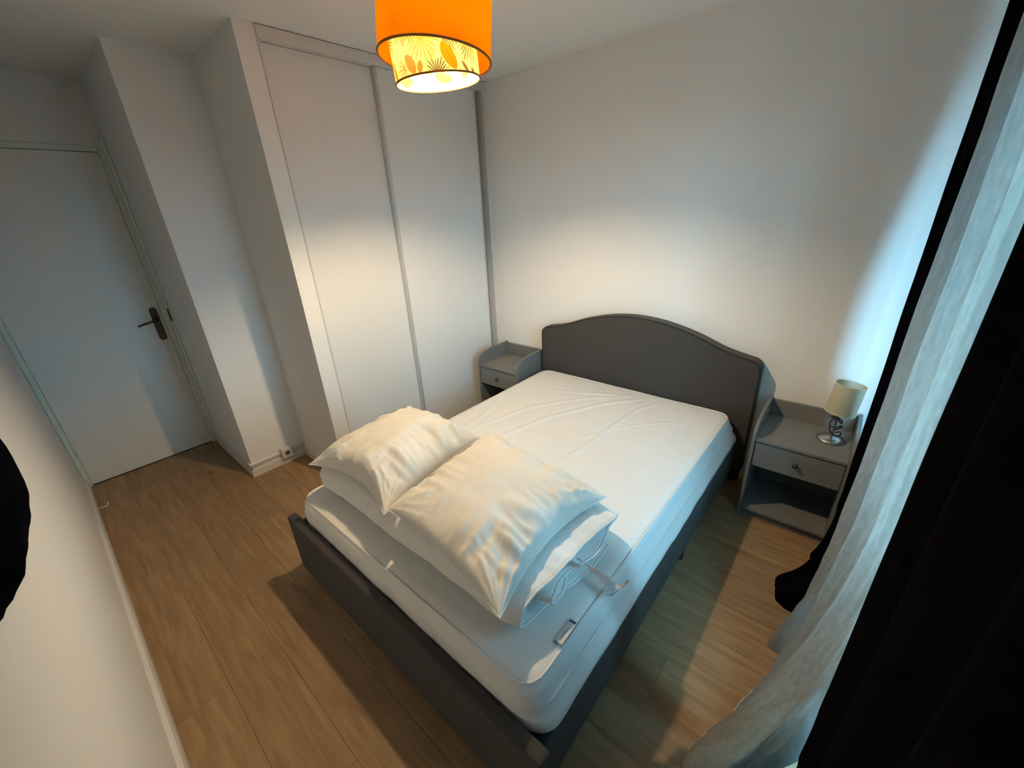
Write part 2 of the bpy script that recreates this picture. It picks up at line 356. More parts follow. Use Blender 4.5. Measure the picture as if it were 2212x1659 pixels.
baseboard('baseboard_right', (XW, YF + 0.02), (XW, -0.02), (-1, 0), False)

# ================================================================== WARDROBE
wr = tag(empty('sliding_wardrobe', (0, -0.75, 0)), 'white built-in wardrobe with two tall sliding doors left of the bed', 'wardrobe')
def wp(n, b, m, bev=0.002, par=None):
    o = box(n, b, m, None, bev)
    if par: o.parent = par; o.matrix_parent_inverse = par.matrix_parent_inverse if False else Matrix.Identity(4)
    else: o.parent = wr; o.matrix_parent_inverse = Matrix.Translation((0, 0.75, 0))
    return o
YJ = YC + 0.0945
wp('top_track', (-0.09, 0.012, YJ, -0.001, 2.447, H - 0.003), GLOSSW, 0.003)
wp('bottom_track', (-0.09, 0.004, YJ, -0.001, 0.0005, 0.012), ALU, 0.001)
wp('side_profile', (-0.09, 0.006, YJ, YJ + 0.010, 0.013, 2.4465), GLOSSW)
YM, YR = -0.890, -0.088
d1 = wp('sliding_door', (-0.065, -0.040, YJ + 0.0115, YM + 0.03, 0.0125, 2.446), PANEL)
d2 = wp('sliding_door', (-0.034, -0.008, YM, YR, 0.0125, 2.446), PANEL)
def sub(n, b, m, par):
    o = box(n, b, m, None, 0.0015); o.parent = par; return o
sub('edge_profile', (-0.0665, -0.036, YJ + 0.012, YJ + 0.026, 0.013, 2.4455), ALU, d1)
sub('edge_profile', (-0.0355, -0.005, YM - 0.004, YM + 0.014, 0.013, 2.4455), ALU, d2)
sub('edge_profile', (-0.0355, -0.005, YR - 0.012, YR + 0.004, 0.013, 2.4455), GLOSSW, d2)
wp('filler_board', (-0.14, -0.085, -0.10, -0.001, 0.013, 2.4465), FILLER)
wp('wall_strip', (-0.084, 0.010, -0.020, -0.001, 0.013, 2.4465), GLOSSW)
wp('end_cap', (-0.01, 0.034, -0.024, -0.001, 2.444, H - 0.005), GLOSSW, 0.003)

# ================================================================== SOCKET, CABLE STUB
sk = tag(empty('wall_socket', (XK, -1.748, 0.060)), 'small white surface-mounted wall socket just above the baseboard', 'socket')
b_ = obj('housing', bx(bmesh.new(), 0.0125, 0.052, -0.034, 0.034, -0.002, 0.072, 0.005), WPLAST, sk)
bm = bmesh.new(); lathe(bm, [(0.024, 0.0), (0.024, 0.0015), (0.0195, 0.0025), (0.0, 0.0025)], 24)
bmesh.ops.rotate(bm, verts=bm.verts, cent=(0, 0, 0), matrix=Matrix.Rotation(math.pi / 2, 3, 'Y'))
bmesh.ops.translate(bm, verts=bm.verts, vec=(0.052, 0, 0.036)); obj('rim', bm, WPLAST, sk, True)
bm = bmesh.new(); lathe(bm, [(0.0185, 0.0), (0.0185, 0.001), (0.0, 0.001)], 24)
bmesh.ops.rotate(bm, verts=bm.verts, cent=(0, 0, 0), matrix=Matrix.Rotation(math.pi / 2, 3, 'Y'))
bmesh.ops.translate(bm, verts=bm.verts, vec=(0.0542, 0, 0.036)); obj('recess', bm, DARKHOLE, sk)
sk2 = sk
bm = bmesh.new(); q = on(205, 1103, 2, 0.004)
tube(bm, catmull([(q.x - 0.012, YF + 0.014, 0.004), (q.x, YF + 0.035, 0.004), (q.x - 0.008, YF + 0.060, 0.004), (q.x - 0.045, YF + 0.066, 0.010)], 20), 0.0035, 8)
tag(obj('cable_stub', bm, WPLAST, None, True), 'short curled white cable end lying by the near baseboard', 'cable')

# ================================================================== BED
FX0, FX1, FY0 = 0.550, 2.055, -2.145
bed = tag(empty('bed', ((FX0 + FX1) / 2, -1.1, 0)), 'charcoal fabric double bed frame with curved headboard', 'bed')
BI = Matrix.Translation(-Vector(bed.location))
def bp(o): o.parent = bed; o.matrix_parent_inverse = BI; return o
# headboard outline: arched centre, rounded shoulders
hc, hw = (0.556 + 2.072) / 2, (2.072 - 0.556) / 2
HB = catmull([(sx_ * u, z, 0) for sx_, lst in ((-1, ((1.0, .800), (.92, .817), (.73, .850), (.5, .914), (.25, .960), (0.0, .976))), (1, ((.25, .960), (.5, .914), (.73, .850), (.92, .817), (1.0, .800)))) for u, z in lst], 200)
def htop(x):
    u = (x - hc) / hw
    for p, q in zip(HB, HB[1:]):
        if p.x <= u <= q.x: return p.y + (q.y - p.y) * (u - p.x) / max(1e-9, q.x - p.x)
    return 0.80
def hb_outline(ins=0.0):
    r = 0.06; pts = [(hc - hw + ins, 0.10 + 0)]
    xs0, xs1 = hc - hw + ins, hc + hw - ins
    zs = htop(xs0 + r) - ins
    for k in range(9):
        a = math.pi - k / 8 * math.pi / 2; pts.append((xs0 + r + r * math.cos(a), zs - r + r * math.sin(a)))
    for k in range(1, 48):
        x = xs0 + r + (xs1 - xs0 - 2 * r) * k / 48; pts.append((x, htop(x) - ins))
    for k in range(9):
        a = math.pi / 2 - k / 8 * math.pi / 2; pts.append((xs1 - r + r * math.cos(a), zs - r + r * math.sin(a)))
    pts.append((xs1, 0.10)); return pts
bm = bmesh.new()
rings = []
for (yy, ins) in ((-0.012, 0.006), (-0.018, 0.0), (-0.088, 0.0), (-0.096, 0.004), (-0.0985, 0.010)):
    rings.append([bm.verts.new((x, yy, z)) for x, z in hb_outline(ins)])
for a, b in zip(rings, rings[1:]):
    n = len(a)
    for i in range(n): bm.faces.new((a[i], a[(i + 1) % n], b[(i + 1) % n], b[i]))
bm.faces.new(rings[0]); bm.faces.new(rings[-1][::-1]); bmesh.ops.recalc_face_normals(bm, faces=bm.faces)
hb = bp(obj('headboard', bm, CHAR)); hb['label'] = 'arched charcoal upholstered headboard'
bm = bmesh.new(); tube(bm, [(x, -0.0965, z) for x, z in hb_outline(0.004)], 0.0035, 6); o = obj('piping', bm, PIPE, hb, True)
for x in (0.60, 2.028):
    bp(box('leg', (x - 0.03, x + 0.03, -0.075, -0.03, 0.0, 0.10), BLACK, None, 0.003))
# footboard and side rails
bm = bx(bmesh.new(), FX0, FX1, FY0, FY0 + 0.045, 0.050, 0.370, 0.012, 3); fb = bp(obj('footboard', bm, CHAR)); fb['label'] = 'low charcoal upholstered footboard'
bm = bmesh.new()
for zz in (0.358,): tube(bm, [(FX0 + 0.004, FY0 + 0.004, zz), (FX1 - 0.004, FY0 + 0.004, zz)], 0.0028, 6)
obj('seam', bm, PIPE, fb, True)
for xa, xb in ((FX0 + 0.005, FX0 + 0.04), (1.976, 2.018)):
    bp(obj('side_rail', bx(bmesh.new(), xa, xb, FY0 + 0.046, -0.099, 0.075, 0.315, 0.010, 3), CHAR))
for x in (FX0 + 0.065, FX1 - 0.065):
    for yy in (FY0 + 0.065, -0.9):
        bm = bmesh.new(); lathe(bm, [(0.0, 0), (0.020, 0), (0.026, 0.076), (0.0, 0.076)], 20, (x, yy, 0)); bp(obj('leg', bm, BLACK))
for k in range(14):
    yy = -2.03 + k * 0.14
    bp(box('slat', (FX0 + 0.041, 1.975, yy, yy + 0.06, 0.250, 0.266), mat('slat_wood', (0.42, 0.30, 0.18), 0.6, noise_amt=0.1), None, 0.002))

# ------------------------------------------------------------------ mattress with cover
MX0, MX1, MY0, MY1, MZ0, MZ1 = 0.592, 1.985, -2.092, -0.105, 0.2665, 0.478
def crease(px): return [on(u, v, 2, 0.475).to_2d() for u, v in px]
CREASES = [(crease([(985, 1000), (1060, 955), (1180, 905), (1300, 875), (1400, 862), (1470, 865)]), 0.007, 0.018),
           (crease([(960, 960), (1040, 920), (1150, 880), (1260, 862), (1370, 858)]), 0.006, 0.016),
           (crease([(1190, 1010), (1260, 970), (1320, 925), (1380, 885), (1440, 868)]), 0.006, 0.014),
           (crease([(985, 935), (1040, 900), (1090, 850), (1110, 810)]), 0.005, 0.014),
           (crease([(1010, 940), (1075, 890), (1100, 860)]), 0.004, 0.012),
           (crease([(1430, 870), (1490, 865), (1550, 880)]), 0.005, 0.012),
           (crease([(1250, 950), (1340, 925), (1440, 915), (1540, 925)]), 0.003, 0.012),
           (crease([(1190, 845), (1290, 852), (1380, 858)]), 0.006, 0.018),
           (crease([(1010, 1500), (1060, 1460), (1110, 1450), (1160, 1455)]), 0.006, 0.014),
           (crease([(985, 1430), (1040, 1480), (1100, 1500)]), 0.006, 0.02),
           (crease([(940, 1330), (960, 1290), (985, 1270)]), 0.004, 0.009),
           (crease([(980, 1370), (1000, 1320), (1020, 1300)]), 0.004, 0.009),
           (crease([(1100, 1440), (1150, 1420), (1190, 1400)]), 0.005, 0.012),
           (crease([(1180, 1440), (1160, 1410), (1130, 1390)]), 0.004, 0.010)]
for k in range(7): CREASES.append((crease([(1290 + 4 * k, 1105 + 16 * k), (1350 + 3 * k, 1110 + 16 * k), (1400 - 4 * k, 1118 + 15 * k)]), 0.0025, 0.007))
def segd(p, a, b):
    d = b - a; t = max(0, min(1, (p - a).dot(d) / max(1e-9, d.length_squared))); return (p - a - d * t).length, t
def crease_h(x, y):
    h = 0; p = Vector((x, y))
    for pts, amp, wd in CREASES:
        best = 9; fade = 1
        for i in range(len(pts) - 1):
            d, t = segd(p, pts[i], pts[i + 1])
            if d < best: best = d; s = (i + t) / (len(pts) - 1); fade = math.sin(math.pi * (0.12 + 0.76 * s))
        if best < wd * 2.5: h += 1.7 * amp * fade * (math.exp(-(best / wd) ** 2) - 0.5 * math.exp(-(best / wd / 1.9) ** 2))
    return h
bm = bmesh.new(); r = 0.055
# side profile ring stack: plan = rounded rectangle, offset inward as it goes over the top edge
def plan(ins, n=560, cr=0.085):
    x0, x1, ya, yb = MX0 + ins, MX1 - ins, MY0 + ins, MY1 - ins; c = max(0.004, cr - ins)
    pts = []
    def arc(cx, cy, a0):
        for k in range(13): a = a0 + k / 12 * math.pi / 2; pts.append(Vector((cx + c * math.cos(a), cy + c * math.sin(a), 0)))
    arc(x1 - c, yb - c, 0); arc(x0 + c, yb - c, math.pi / 2); arc(x0 + c, ya + c, math.pi); arc(x1 - c, ya + c, 3 * math.pi / 2); pts.append(pts[0].copy())
    L = [0]
    for i in range(1, len(pts)): L.append(L[-1] + (pts[i] - pts[i - 1]).length)
    out = []; j = 0
    for k in range(n):
        s = L[-1] * k / n
        while L[j + 1] < s: j += 1
        out.append(pts[j].lerp(pts[j + 1], (s - L[j]) / (L[j + 1] - L[j])))
    return out
prof = [(0.030, MZ0), (0.022, MZ0 + 0.006), (0.018, 0.310), (0.008, 0.322), (0.0, 0.324), (-0.001, 0.332), (-0.002, 0.345), (-0.003, 0.36), (-0.003, 0.375), (-0.002, 0.39), (-0.001, 0.405)]
for k in range(0, 7):
    a = k / 6 * math.pi / 2 * 0.93; prof.append((r - r * math.cos(a), MZ1 - r + r * math.sin(a)))
rings = []
for j, (ins, z) in enumerate(prof):
    ring = []
    for i, p in enumerate(plan(ins)):
        out = Vector((p.x - (MX0 + MX1) / 2, p.y - (MY0 + MY1) / 2, 0)).normalized()
        s = i / 560 * 6.7
        wv = 0.0035 * nz(s * 9, z * 5, 3) + 0.0025 * nz(s * 3, z * 28 + s, 7)      # tucked-in wobble on the sides
        rf = smoothstep(MX1 - 0.13, MX1 - 0.02, p.x)           # window side: the cover hangs out over the rail
        fx = rf * (0.040 * smoothstep(MZ1 - 0.045, 0.34, z) if z > 0.323 else (0.036 if z > 0.32 else -0.012))
        if z > 0.323:
            wv += rf * (0.006 * math.sin((z - 0.33) * 95 + 1.6 * nz(p.y * 1.3, 2, 0)) * smoothstep(0.33, 0.36, z) * smoothstep(0.46, 0.42, z))
            cf = smoothstep(0.35, 0.05, math.hypot(p.x - MX1, p.y - MY0)); wv += cf * 0.006 * math.sin(z * 190 + 2.5 * nz(p.x * 6, p.y * 6, 1))
        ring.append(bm.verts.new((p.x + out.x * wv + fx, p.y + out.y * wv, z + (0.003 * nz(s * 6, 1, 2) if 5 < j < 12 else 0))))
    rings.append(ring)
for a, b in zip(rings, rings[1:]):
    n = len(a)
    for i in range(n): bm.faces.new((a[i], a[(i + 1) % n], b[(i + 1) % n], b[i]))
bm.faces.new(rings[0][::-1])
# top: concentric rings shrinking towards the middle
prev = rings[-1]; cxm, cym = (MX0 + MX1) / 2, (MY0 + MY1) / 2
NR = 90
ins0 = prof[-1][0]
for k in range(1, NR + 1):
    t = (k / NR)
    ring = []
    for v0 in rings[-1]:
        x = v0.co.x + (cxm - v0.co.x) * t * 0.995; yy = v0.co.y + (cym - v0.co.y) * t * 0.995
        ed = min(1, t * 6)
        z = MZ1 + 0.004 * math.sin(min(1, t * 2) * math.pi / 2) + (crease_h(x, yy) + 0.0022 * nz(x * 5, yy * 5, 1)) * ed
        ring.append(bm.verts.new((x, yy, z)))
    n = len(ring)
    for i in range(n): bm.faces.new((prev[i], prev[(i + 1) % n], ring[(i + 1) % n], ring[i]))
    prev = ring
bm.faces.new(prev)
mt = tag(empty('mattress', (cxm, cym, MZ0)), 'thick white mattress in a wrinkled fitted cover on the bed', 'mattress')
MI = Matrix.Translation(-Vector(mt.location))
def mp_(o): o.parent = mt; o.matrix_parent_inverse = MI; return o
body = mp_(obj('cover', bm, SHEET, None, True))
bm = bmesh.new(); pp = plan(0.020, 220)
tube(bm, [Vector((p.x, p.y, MZ1 - 0.0095 + 0.002 * nz(i * .1, 0, 0))) for i, p in enumerate(pp + pp[:1])], 0.0045, 6, False); mp_(obj('top_seam', bm, SHEET, None, True))
bm = bmesh.new(); pp = plan(-0.0005, 220)
tube(bm, [Vector((p.x + 0.013 * smoothstep(MX1 - 0.13, MX1 - 0.02, p.x), p.y, MZ1 - 0.072 + 0.006 * nz(i * .05, 3, 0))) for i, p in enumerate(pp + pp[:1])], 0.004, 6, False); mp_(obj('side_seam', bm, SHEET, None, True))
# sewn label with print
A_, B_, C_ = on(1197, 1386, 2, MZ1), on(1228, 1343, 2, MZ1), on(1211, 1400, 2, MZ1)
ux = (B_ - A_); uy = (C_ - A_); uxn = ux.normalized(); uy = uy - uxn * uy.dot(uxn); zl = MZ1 + 0.0058
def lp(a, b, dz=0): q = A_ + ux * a + uy * b; return (q.x, q.y, zl + dz)
def quad(bm, a0, a1, b0, b1, dz):
    lo_ = [bm.verts.new(lp(a, b, dz - 0.0012)) for a, b in ((a0, b0), (a1, b0), (a1, b1), (a0, b1))]; hi_ = [bm.verts.new(lp(a, b, dz)) for a, b in ((a0, b0), (a1, b0), (a1, b1), (a0, b1))]
    bm.faces.new(hi_); bm.faces.new(lo_[::-1])
    for i in range(4): bm.faces.new((lo_[i], lo_[(i + 1) % 4], hi_[(i + 1) % 4], hi_[i]))
bm = bmesh.new(); quad(bm, 0, 1.15, 0, 1.0, 0); lab = mp_(obj('sewn_label', bm, TAGCL)); lab['label'] = 'small pale sewn label with dark print'
bm = bmesh.new(); quad(bm, -0.01, 0.015, 0.0, 1.0, 0.0012); obj('label_edge', bm, PRINTINK, lab)
def text_mesh(name, body, width, ctr, ang_dir, material, par, dz):
    cu = bpy.data.curves.new('tmp', 'FONT'); cu.body = body; cu.align_x = 'CENTER'; cu.align_y = 'CENTER'
    to = bpy.data.objects.new('tmp', cu); COL.objects.link(to)
    me = bpy.data.meshes.new_from_object(to.evaluated_get(bpy.context.evaluated_depsgraph_get())); bpy.data.objects.remove(to)
    xs = [v.co.x for v in me.vertices]; k = width / (max(xs) - min(xs)); yv = Vector((-ang_dir.y, ang_dir.x, 0))
    for v in me.vertices: q = ctr + ang_dir * v.co.x * k + yv * v.co.y * k * 1.15; v.co = Vector((q.x, q.y, zl + dz))
    me.name = name; me.materials.append(material); o = bpy.data.objects.new(name, me); COL.objects.link(o); o.parent = par; return o
bpy.context.view_layer.update()
text_mesh('label_print', 'CONFORAMA', ux.length * 0.58, A_ + ux * 0.46 + uy * 0.5, -uxn, PRINTINK, lab, 0.0008)
bm = bmesh.new(); quad(bm, 1.00, 1.09, 0.10, 0.90, 0.0006); obj('label_mark', bm, PRINTINK, lab)

# ------------------------------------------------------------------ folded duvet
dv = tag(empty('duvet', (1.27, -1.75, MZ1)), 'thick white duvet folded in layers under the two pillows', 'duvet')
DI = Matrix.Translation(-Vector(dv.location))
def dp(o): o.parent = dv; o.matrix_parent_inverse = DI; return o
T = 0.038
ZB = MZ1 + 0.010 + T / 2
cl = [(-1.50, ZB), (-1.65, ZB), (-1.80, ZB), (-1.92, ZB + .002), (-1.965, ZB + .020), (-1.982, ZB + .052), (-1.965, ZB + .090), (-1.92, ZB + .112), (-1.80, ZB + .120), (-1.65, ZB + .122),
      (-1.50, ZB + .116), (-1.445, ZB + .100), (-1.43, ZB + .080), (-1.455, ZB + .066), (-1.55, ZB + .070), (-1.70, ZB + .074), (-1.84, ZB + .073), (-1.872, ZB + .060), (-1.85, ZB + .046), (-1.75, ZB + .036), (-1.62, ZB + .034), (-1.50, ZB + .034)]
path = catmull([(a, b, 0) for a, b in cl], 150)
XA, XB, NXD = 0.675, 1.862, 110
def dpoint(i, j, side):
    p = path[i]; a = path[max(0, i - 1)]; b = path[min(len(path) - 1, i + 1)]; d = (b - a).normalized(); nrm = Vector((-d.y, d.x, 0))
    s = i / (len(path) - 1); u = j / (NXD - 1)
    inner = smoothstep(0.5, 0.75, s)
    xb = XB + 0.020 * nz(s * 7, 1, 0) + 0.045 * inner * math.sin(s * 40) * 0.4 + 0.03 * inner - 0.05 * smoothstep(0.72, 1, s)
    # right end of the top layer sweeps back towards the head side
    xb += 0.035 * smoothstep(-1.95, -1.5, p.x) * (1 if s < 0.55 else 0.6)
    xa = XA + 0.02 * nz(s * 7, 5, 0)
    x = xa + (xb - xa) * u
    e = min(u, 1 - u) * (xb - xa); es = min(s, 1 - s) * 1.9
    th = T * (0.18 + 0.82 * smoothstep(0, 0.07, e)) * (0.25 + 0.75 * smoothstep(0, 0.05, es))
    q = 0.80 + 0.20 * abs(math.sin(x * math.pi / 0.30 + 0.4)) ** 0.5        # quilted channels across
    pk = 0.010 * smoothstep(0.16, 0.0, e) * nz(s * 55, x * 6, 4)              # puckers by the piped ends
    wob = 0.006 * nz(x * 6, s * 14, 2) + 0.003 * nz(x * 17, s * 30, 6)
    off = (th / 2 * q * 0.98) * side + (wob + pk) * (0.8 if side > 0 else 0.6)
    z = p.y + nrm.y * off; yv = p.x + nrm.x * off + 0.012 * nz(x * 2.2, 0, s)
    return Vector((x, yv, max(MZ1 + 0.012, z)))
bm = bmesh.new(); G = {}
for side in (1, -1):
    for i in range(len(path)):
        for j in range(NXD): G[side, i, j] = bm.verts.new(dpoint(i, j, side))
n1 = len(path)
for side in (1, -1):
    for i in range(n1 - 1):
        for j in range(NXD - 1):
            f = (G[side, i, j], G[side, i + 1, j], G[side, i + 1, j + 1], G[side, i, j + 1]); bm.faces.new(f if side > 0 else f[::-1])
for i in range(n1 - 1):
    bm.faces.new((G[1, i + 1, 0], G[1, i, 0], G[-1, i, 0], G[-1, i + 1, 0])); bm.faces.new((G[1, i, NXD - 1], G[1, i + 1, NXD - 1], G[-1, i + 1, NXD - 1], G[-1, i, NXD - 1]))
for j in range(NXD - 1):
    bm.faces.new((G[1, 0, j], G[1, 0, j + 1], G[-1, 0, j + 1], G[-1, 0, j])); bm.faces.new((G[1, n1 - 1, j + 1], G[1, n1 - 1, j], G[-1, n1 - 1, j], G[-1, n1 - 1, j + 1]))
bmesh.ops.recalc_face_normals(bm, faces=bm.faces)
dp(obj('quilt', bm, DUVET, None, True))
for jj in (0, NXD - 1):
    bm = bmesh.new(); pts = [(dpoint(i, jj, 1) + dpoint(i, jj, -1)) / 2 for i in range(n1)]; pts = [p + Vector((0.002 if jj else -0.002, 0, 0)) for p in pts]
    tube(bm, pts, 0.0048, 6); dp(obj('piped_edge', bm, SEAM, None, True))
# hanging care label at the right end
bm = bmesh.new()
a_ = on(1250, 1208, 0, 1.90); 
cpts = [on(1247, 1206, 2, .618), on(1268, 1220, 2, .600), on(1285, 1232, 2, .566), on(1300, 1248, 2, .535), on(1318, 1262, 2, .512), on(1326, 1282, 2, .497), on(1340, 1262, 2, .493)]
cc = catmull(cpts, 26); wv_ = [Vector((0.020, -0.018, 0.016)).lerp(Vector((0.026, 0.052, 0.010)), k / 25) for k in range(26)]
rows = []
for k, p in enumerate(cc):
    wd = wv_[k]; row = [p + wd * t + Vector((0, 0, 0.006 * math.sin(k * 0.9 + t * 4))) for t in (-0.6, -0.2, 0.2, 0.6)]
    rows.append([bm.verts.new((q.x, q.y, max(q.z, MZ1 + 0.012))) for q in row])
for k in range(25):
    for t in range(3): bm.faces.new((rows[k][t], rows[k][t + 1], rows[k + 1][t + 1], rows[k + 1][t]))
r_ = bmesh.ops.solidify(bm, geom=list(bm.faces), thickness=0.0008)
cl_ = dp(obj('care_label', bm, CARE, None, True)); cl_['label'] = 'crumpled grey printed fabric label'

# ------------------------------------------------------------------ pillows
def pillow(label, c, hup, hdn, seed, wr_amp, kr=0.075, kf=0.075):
    FLc, FRc, BRc, BLc = [Vector(q) for q in c]; ctr = (FLc + FRc + BRc + BLc) / 4; n = 96
    root = tag(empty('pillow', (ctr.x, ctr.y, ctr.z - hdn)), label, 'pillow', 'pillows on the folded duvet'); inv = Matrix.Translation(-Vector(root.location))
    def base(u, v):
        k = 0.075; ku = kr if u > 0 else k
        uu = u * (1 - ku * (1 - v * v) * abs(u) ** 3) ; vv = v * (1 - (kf if v < 0 else k) * (1 - u * u) * abs(v) ** 3)
        a, b = (uu + 1) / 2, (vv + 1) / 2
        return FLc * (1 - a) * (1 - b) + FRc * a * (1 - b) + BRc * a * b + BLc * (1 - a) * b
    def hgt(u, v): return (max(0, (1 - abs(u) ** 2.4)) * max(0, (1 - abs(v) ** 2.4))) ** 0.50
    def wrink(u, v):
        h = 0
        # gathers running in from each seam, fading before the corners
        for (d, t, k, a) in ((1 - u, v, 1, 2.0), (1 + u, v, 2, 0.8), (1 - v, u, 3, 0.8), (1 + v, u, 4, 1.1)):
            wgt = smoothstep(0.85, 0.10, d) * smoothstep(0.0, 0.45, 1 - abs(t)) * min(1, d * 8) * a
            if wgt > 0: h += wgt * (nz(t * 6.5 + 0.8 * nz(d * 2, t * 2, seed), d * 0.9, seed + k * 3.1) + 0.55 * nz(t * 15 + nz(d * 3, t, seed), d * 1.6, seed + k))
        # folds fanning out of the corners
        for k, (cu, cv) in enumerate(((-1, -1), (1, -1), (1, 1), (-1, 1))):
            du, dv_ = abs(u - cu), abs(v - cv); d = math.hypot(du, dv_)
            if d < 1.0:
                an = math.atan2(dv_, du); h += smoothstep(1.0, 0.25, d) * min(1, d * 4) * (nz(an * 4.2, d * 0.7, seed + 20 + k) + 0.4 * nz(an * 10, d, seed + 30 + k))
        return h * wr_amp + 0.012 * nz(u * 1.8, v * 1.8, seed) + 0.005 * nz(u * 5, v * 5, seed + 9)
    bm = bmesh.new(); gt, gb = {}, {}
    for i in range(n + 1):
        for j in range(n + 1):
            # denser near the seams
            u = math.sin((i / n * 2 - 1) * math.pi / 2); v = math.sin((j / n * 2 - 1) * math.pi / 2)
            p = base(u, v); h = hgt(u, v); rim = i in (0, n) or j in (0, n)
            gt[i, j] = bm.verts.new(p + Vector((0, 0, hup * h + wrink(u, v) * h ** 0.5)))
            gb[i, j] = gt[i, j] if rim else bm.verts.new(p - Vector((0, 0, hdn * h ** 0.7)))
    for i in range(n):
        for j in range(n):
            bm.faces.new((gt[i, j], gt[i + 1, j], gt[i + 1, j + 1], gt[i, j + 1])); bm.faces.new((gb[i, j], gb[i, j + 1], gb[i + 1, j + 1], gb[i + 1, j]))
    o = obj('pillow_case', bm, PILLOW, None, True); o.parent = root; o.matrix_parent_inverse = inv
    bm = bmesh.new(); pts = []
    for s0, s1 in (((-1, -1), (1, -1)), ((1, -1), (1, 1)), ((1, 1), (-1, 1)), ((-1, 1), (-1, -1))):
        for k in range(40): t = k / 40; pts.append(base(s0[0] + (s1[0] - s0[0]) * t, s0[1] + (s1[1] - s0[1]) * t))
    tube(bm, pts + pts[:1], 0.0028, 6, False); o = obj('edge_seam', bm, SEAM, None, True); o.parent = root; o.matrix_parent_inverse = inv
    return root
pillow('plump white pillow farther from the window, half covered by the other pillow', [on(668, 1003, 2, .648), on(830, 1113, 2, .672), on(1038, 945, 2, .672), (0.665, -1.44, .668)], 0.132, 0.010, 3.0, 0.022, 0.05, 0.22)
pillow('crumpled white pillow nearest the window lying on top of the duvet', [on(836, 1100, 2, .690), on(1080, 1336, 2, .662), on(1312, 1073, 2, .668), on(1058, 937, 2, .695)], 0.112, 0.010, 11.0, 0.026, 0.17)

# ================================================================== NIGHTSTANDS
def nightstand(label, x0, first):
    W_, D_, ZT = 0.415, 0.375, 0.497
    root = tag(empty('nightstand', (x0 + W_ / 2, -0.015 - D_ / 2 - 0.0, 0)), label, 'nightstand', 'grey nightstands beside the headboard')
    if first is not None:
        for ch in first.children:
            c = ch.copy(); COL.objects.link(c); c.parent = root
            for g in ch.children:
                d = g.copy(); COL.objects.link(d); d.parent = c
        return root
    hx, yb, yf = W_ / 2, D_ / 2, -D_ / 2
    # side panels: curved step down to the front
    side = [(yb, 0), (yb, 0.602), *[(yb - 0.20 - (D_ - 0.20) * math.sin(k * math.pi / 20), 0.522 + 0.080 * math.cos(k * math.pi / 20)) for k in range(11)], (yf, 0)]
    for s in (-1, 1):
        bm = bmesh.new(); a, b = (-hx, -hx + 0.016) if s < 0 else (hx - 0.016, hx); prism(bm, side, 0, a, b)
        bmesh.ops.bevel(bm, geom=list(bm.edges), offset=0.0012, segments=1, affect='EDGES'); obj('side_panel', bm, NST, root)
    def P(n, b, m=NST, par=root, bev=0.0015): return box(n, b, m, par, bev)
    i0, i1 = -hx + 0.0162, hx - 0.0162
    P('back_rail', (i0, i1, yb - 0.016, yb - 0.0002, ZT + 0.0002, 0.590))
    P('top_board', (i0, i1, yf + 0.004, yb - 0.0002, ZT - 0.016, ZT))
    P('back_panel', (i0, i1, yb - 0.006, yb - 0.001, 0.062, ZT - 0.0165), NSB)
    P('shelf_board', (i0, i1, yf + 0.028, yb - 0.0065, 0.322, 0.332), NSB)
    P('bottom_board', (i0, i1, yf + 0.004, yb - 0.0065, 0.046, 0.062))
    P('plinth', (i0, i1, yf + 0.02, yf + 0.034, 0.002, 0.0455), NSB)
    dr = P('drawer_front', (i0 + 0.003, i1 - 0.003, yf + 0.009, yf + 0.025, 0.336, ZT - 0.0225))
    bm = bmesh.new(); lathe(bm, [(0.0, 0), (0.0055, 0), (0.0050, 0.008), (0.0120, 0.013), (0.0130, 0.019), (0.0100, 0.025), (0.0, 0.027)], 20)
    bmesh.ops.rotate(bm, verts=bm.verts, cent=(0, 0, 0), matrix=Matrix.Rotation(math.pi / 2, 3, 'X')); bmesh.ops.translate(bm, verts=bm.verts, vec=(0, yf + 0.009, 0.410))
    k = obj('knob', bm, KNOB, dr, True); k['label'] = 'round dark metal knob'
    return root
nsa = nightstand('grey nightstand between the wardrobe and the bed with nothing on it', 0.112, None)
nsb = nightstand('grey nightstand by the curtains holding the table lamp', 2.133, nsa)

# table lamp
tl = tag(empty('table_lamp', (2.447, -0.180, 0.4975), 0.0), 'small table lamp with cream drum shade and round steel base', 'lamp')
bm = bmesh.new(); lathe(bm, [(0.0, 0), (0.059, 0), (0.061, 0.004), (0.060, 0.008), (0.040, 0.014), (0.012, 0.021), (0.0, 0.022)], 48); obj('base', bm, STEEL, tl, True)
bm = bmesh.new(); lathe(bm, [(0.0, 0.020), (0.0062, 0.020), (0.0062, 0.150), (0.013, 0.152), (0.013, 0.200), (0.0, 0.200)], 20); obj('stem', bm, STEEL, tl, True)
bm = bmesh.new(); lathe(bm, [(0.0625, 0.0), (0.0610, 0.150)], 64)
shade = obj('lamp_shade', bm, CREAM, tl, True, (0.004, 0, 0.158)); shade.rotation_euler = (math.radians(-3), math.radians(5), 0); shade['label'] = 'cream fabric drum shade'
bm = bmesh.new()
for zz, rr in ((0.0, 0.0626), (0.150, 0.0611)):
    bm = bmesh.new(); tube(bm, [(rr * math.cos(a * math.pi / 24), rr * math.sin(a * math.pi / 24), zz) for a in range(49)], 0.0016, 6, False)
    obj('rim', bm, mat('shade_rim', (0.72, 0.70, 0.58), 0.8, noise_amt=0.03), shade, True)
bm = bmesh.new()
for a in (0, 2.1, 4.2): tube(bm, [(0.012 * math.cos(a), 0.012 * math.sin(a), 0.045), (0.061 * math.cos(a), 0.061 * math.sin(a), 0.100)], 0.0014, 6)
obj('spider', bm, STEEL, shade)
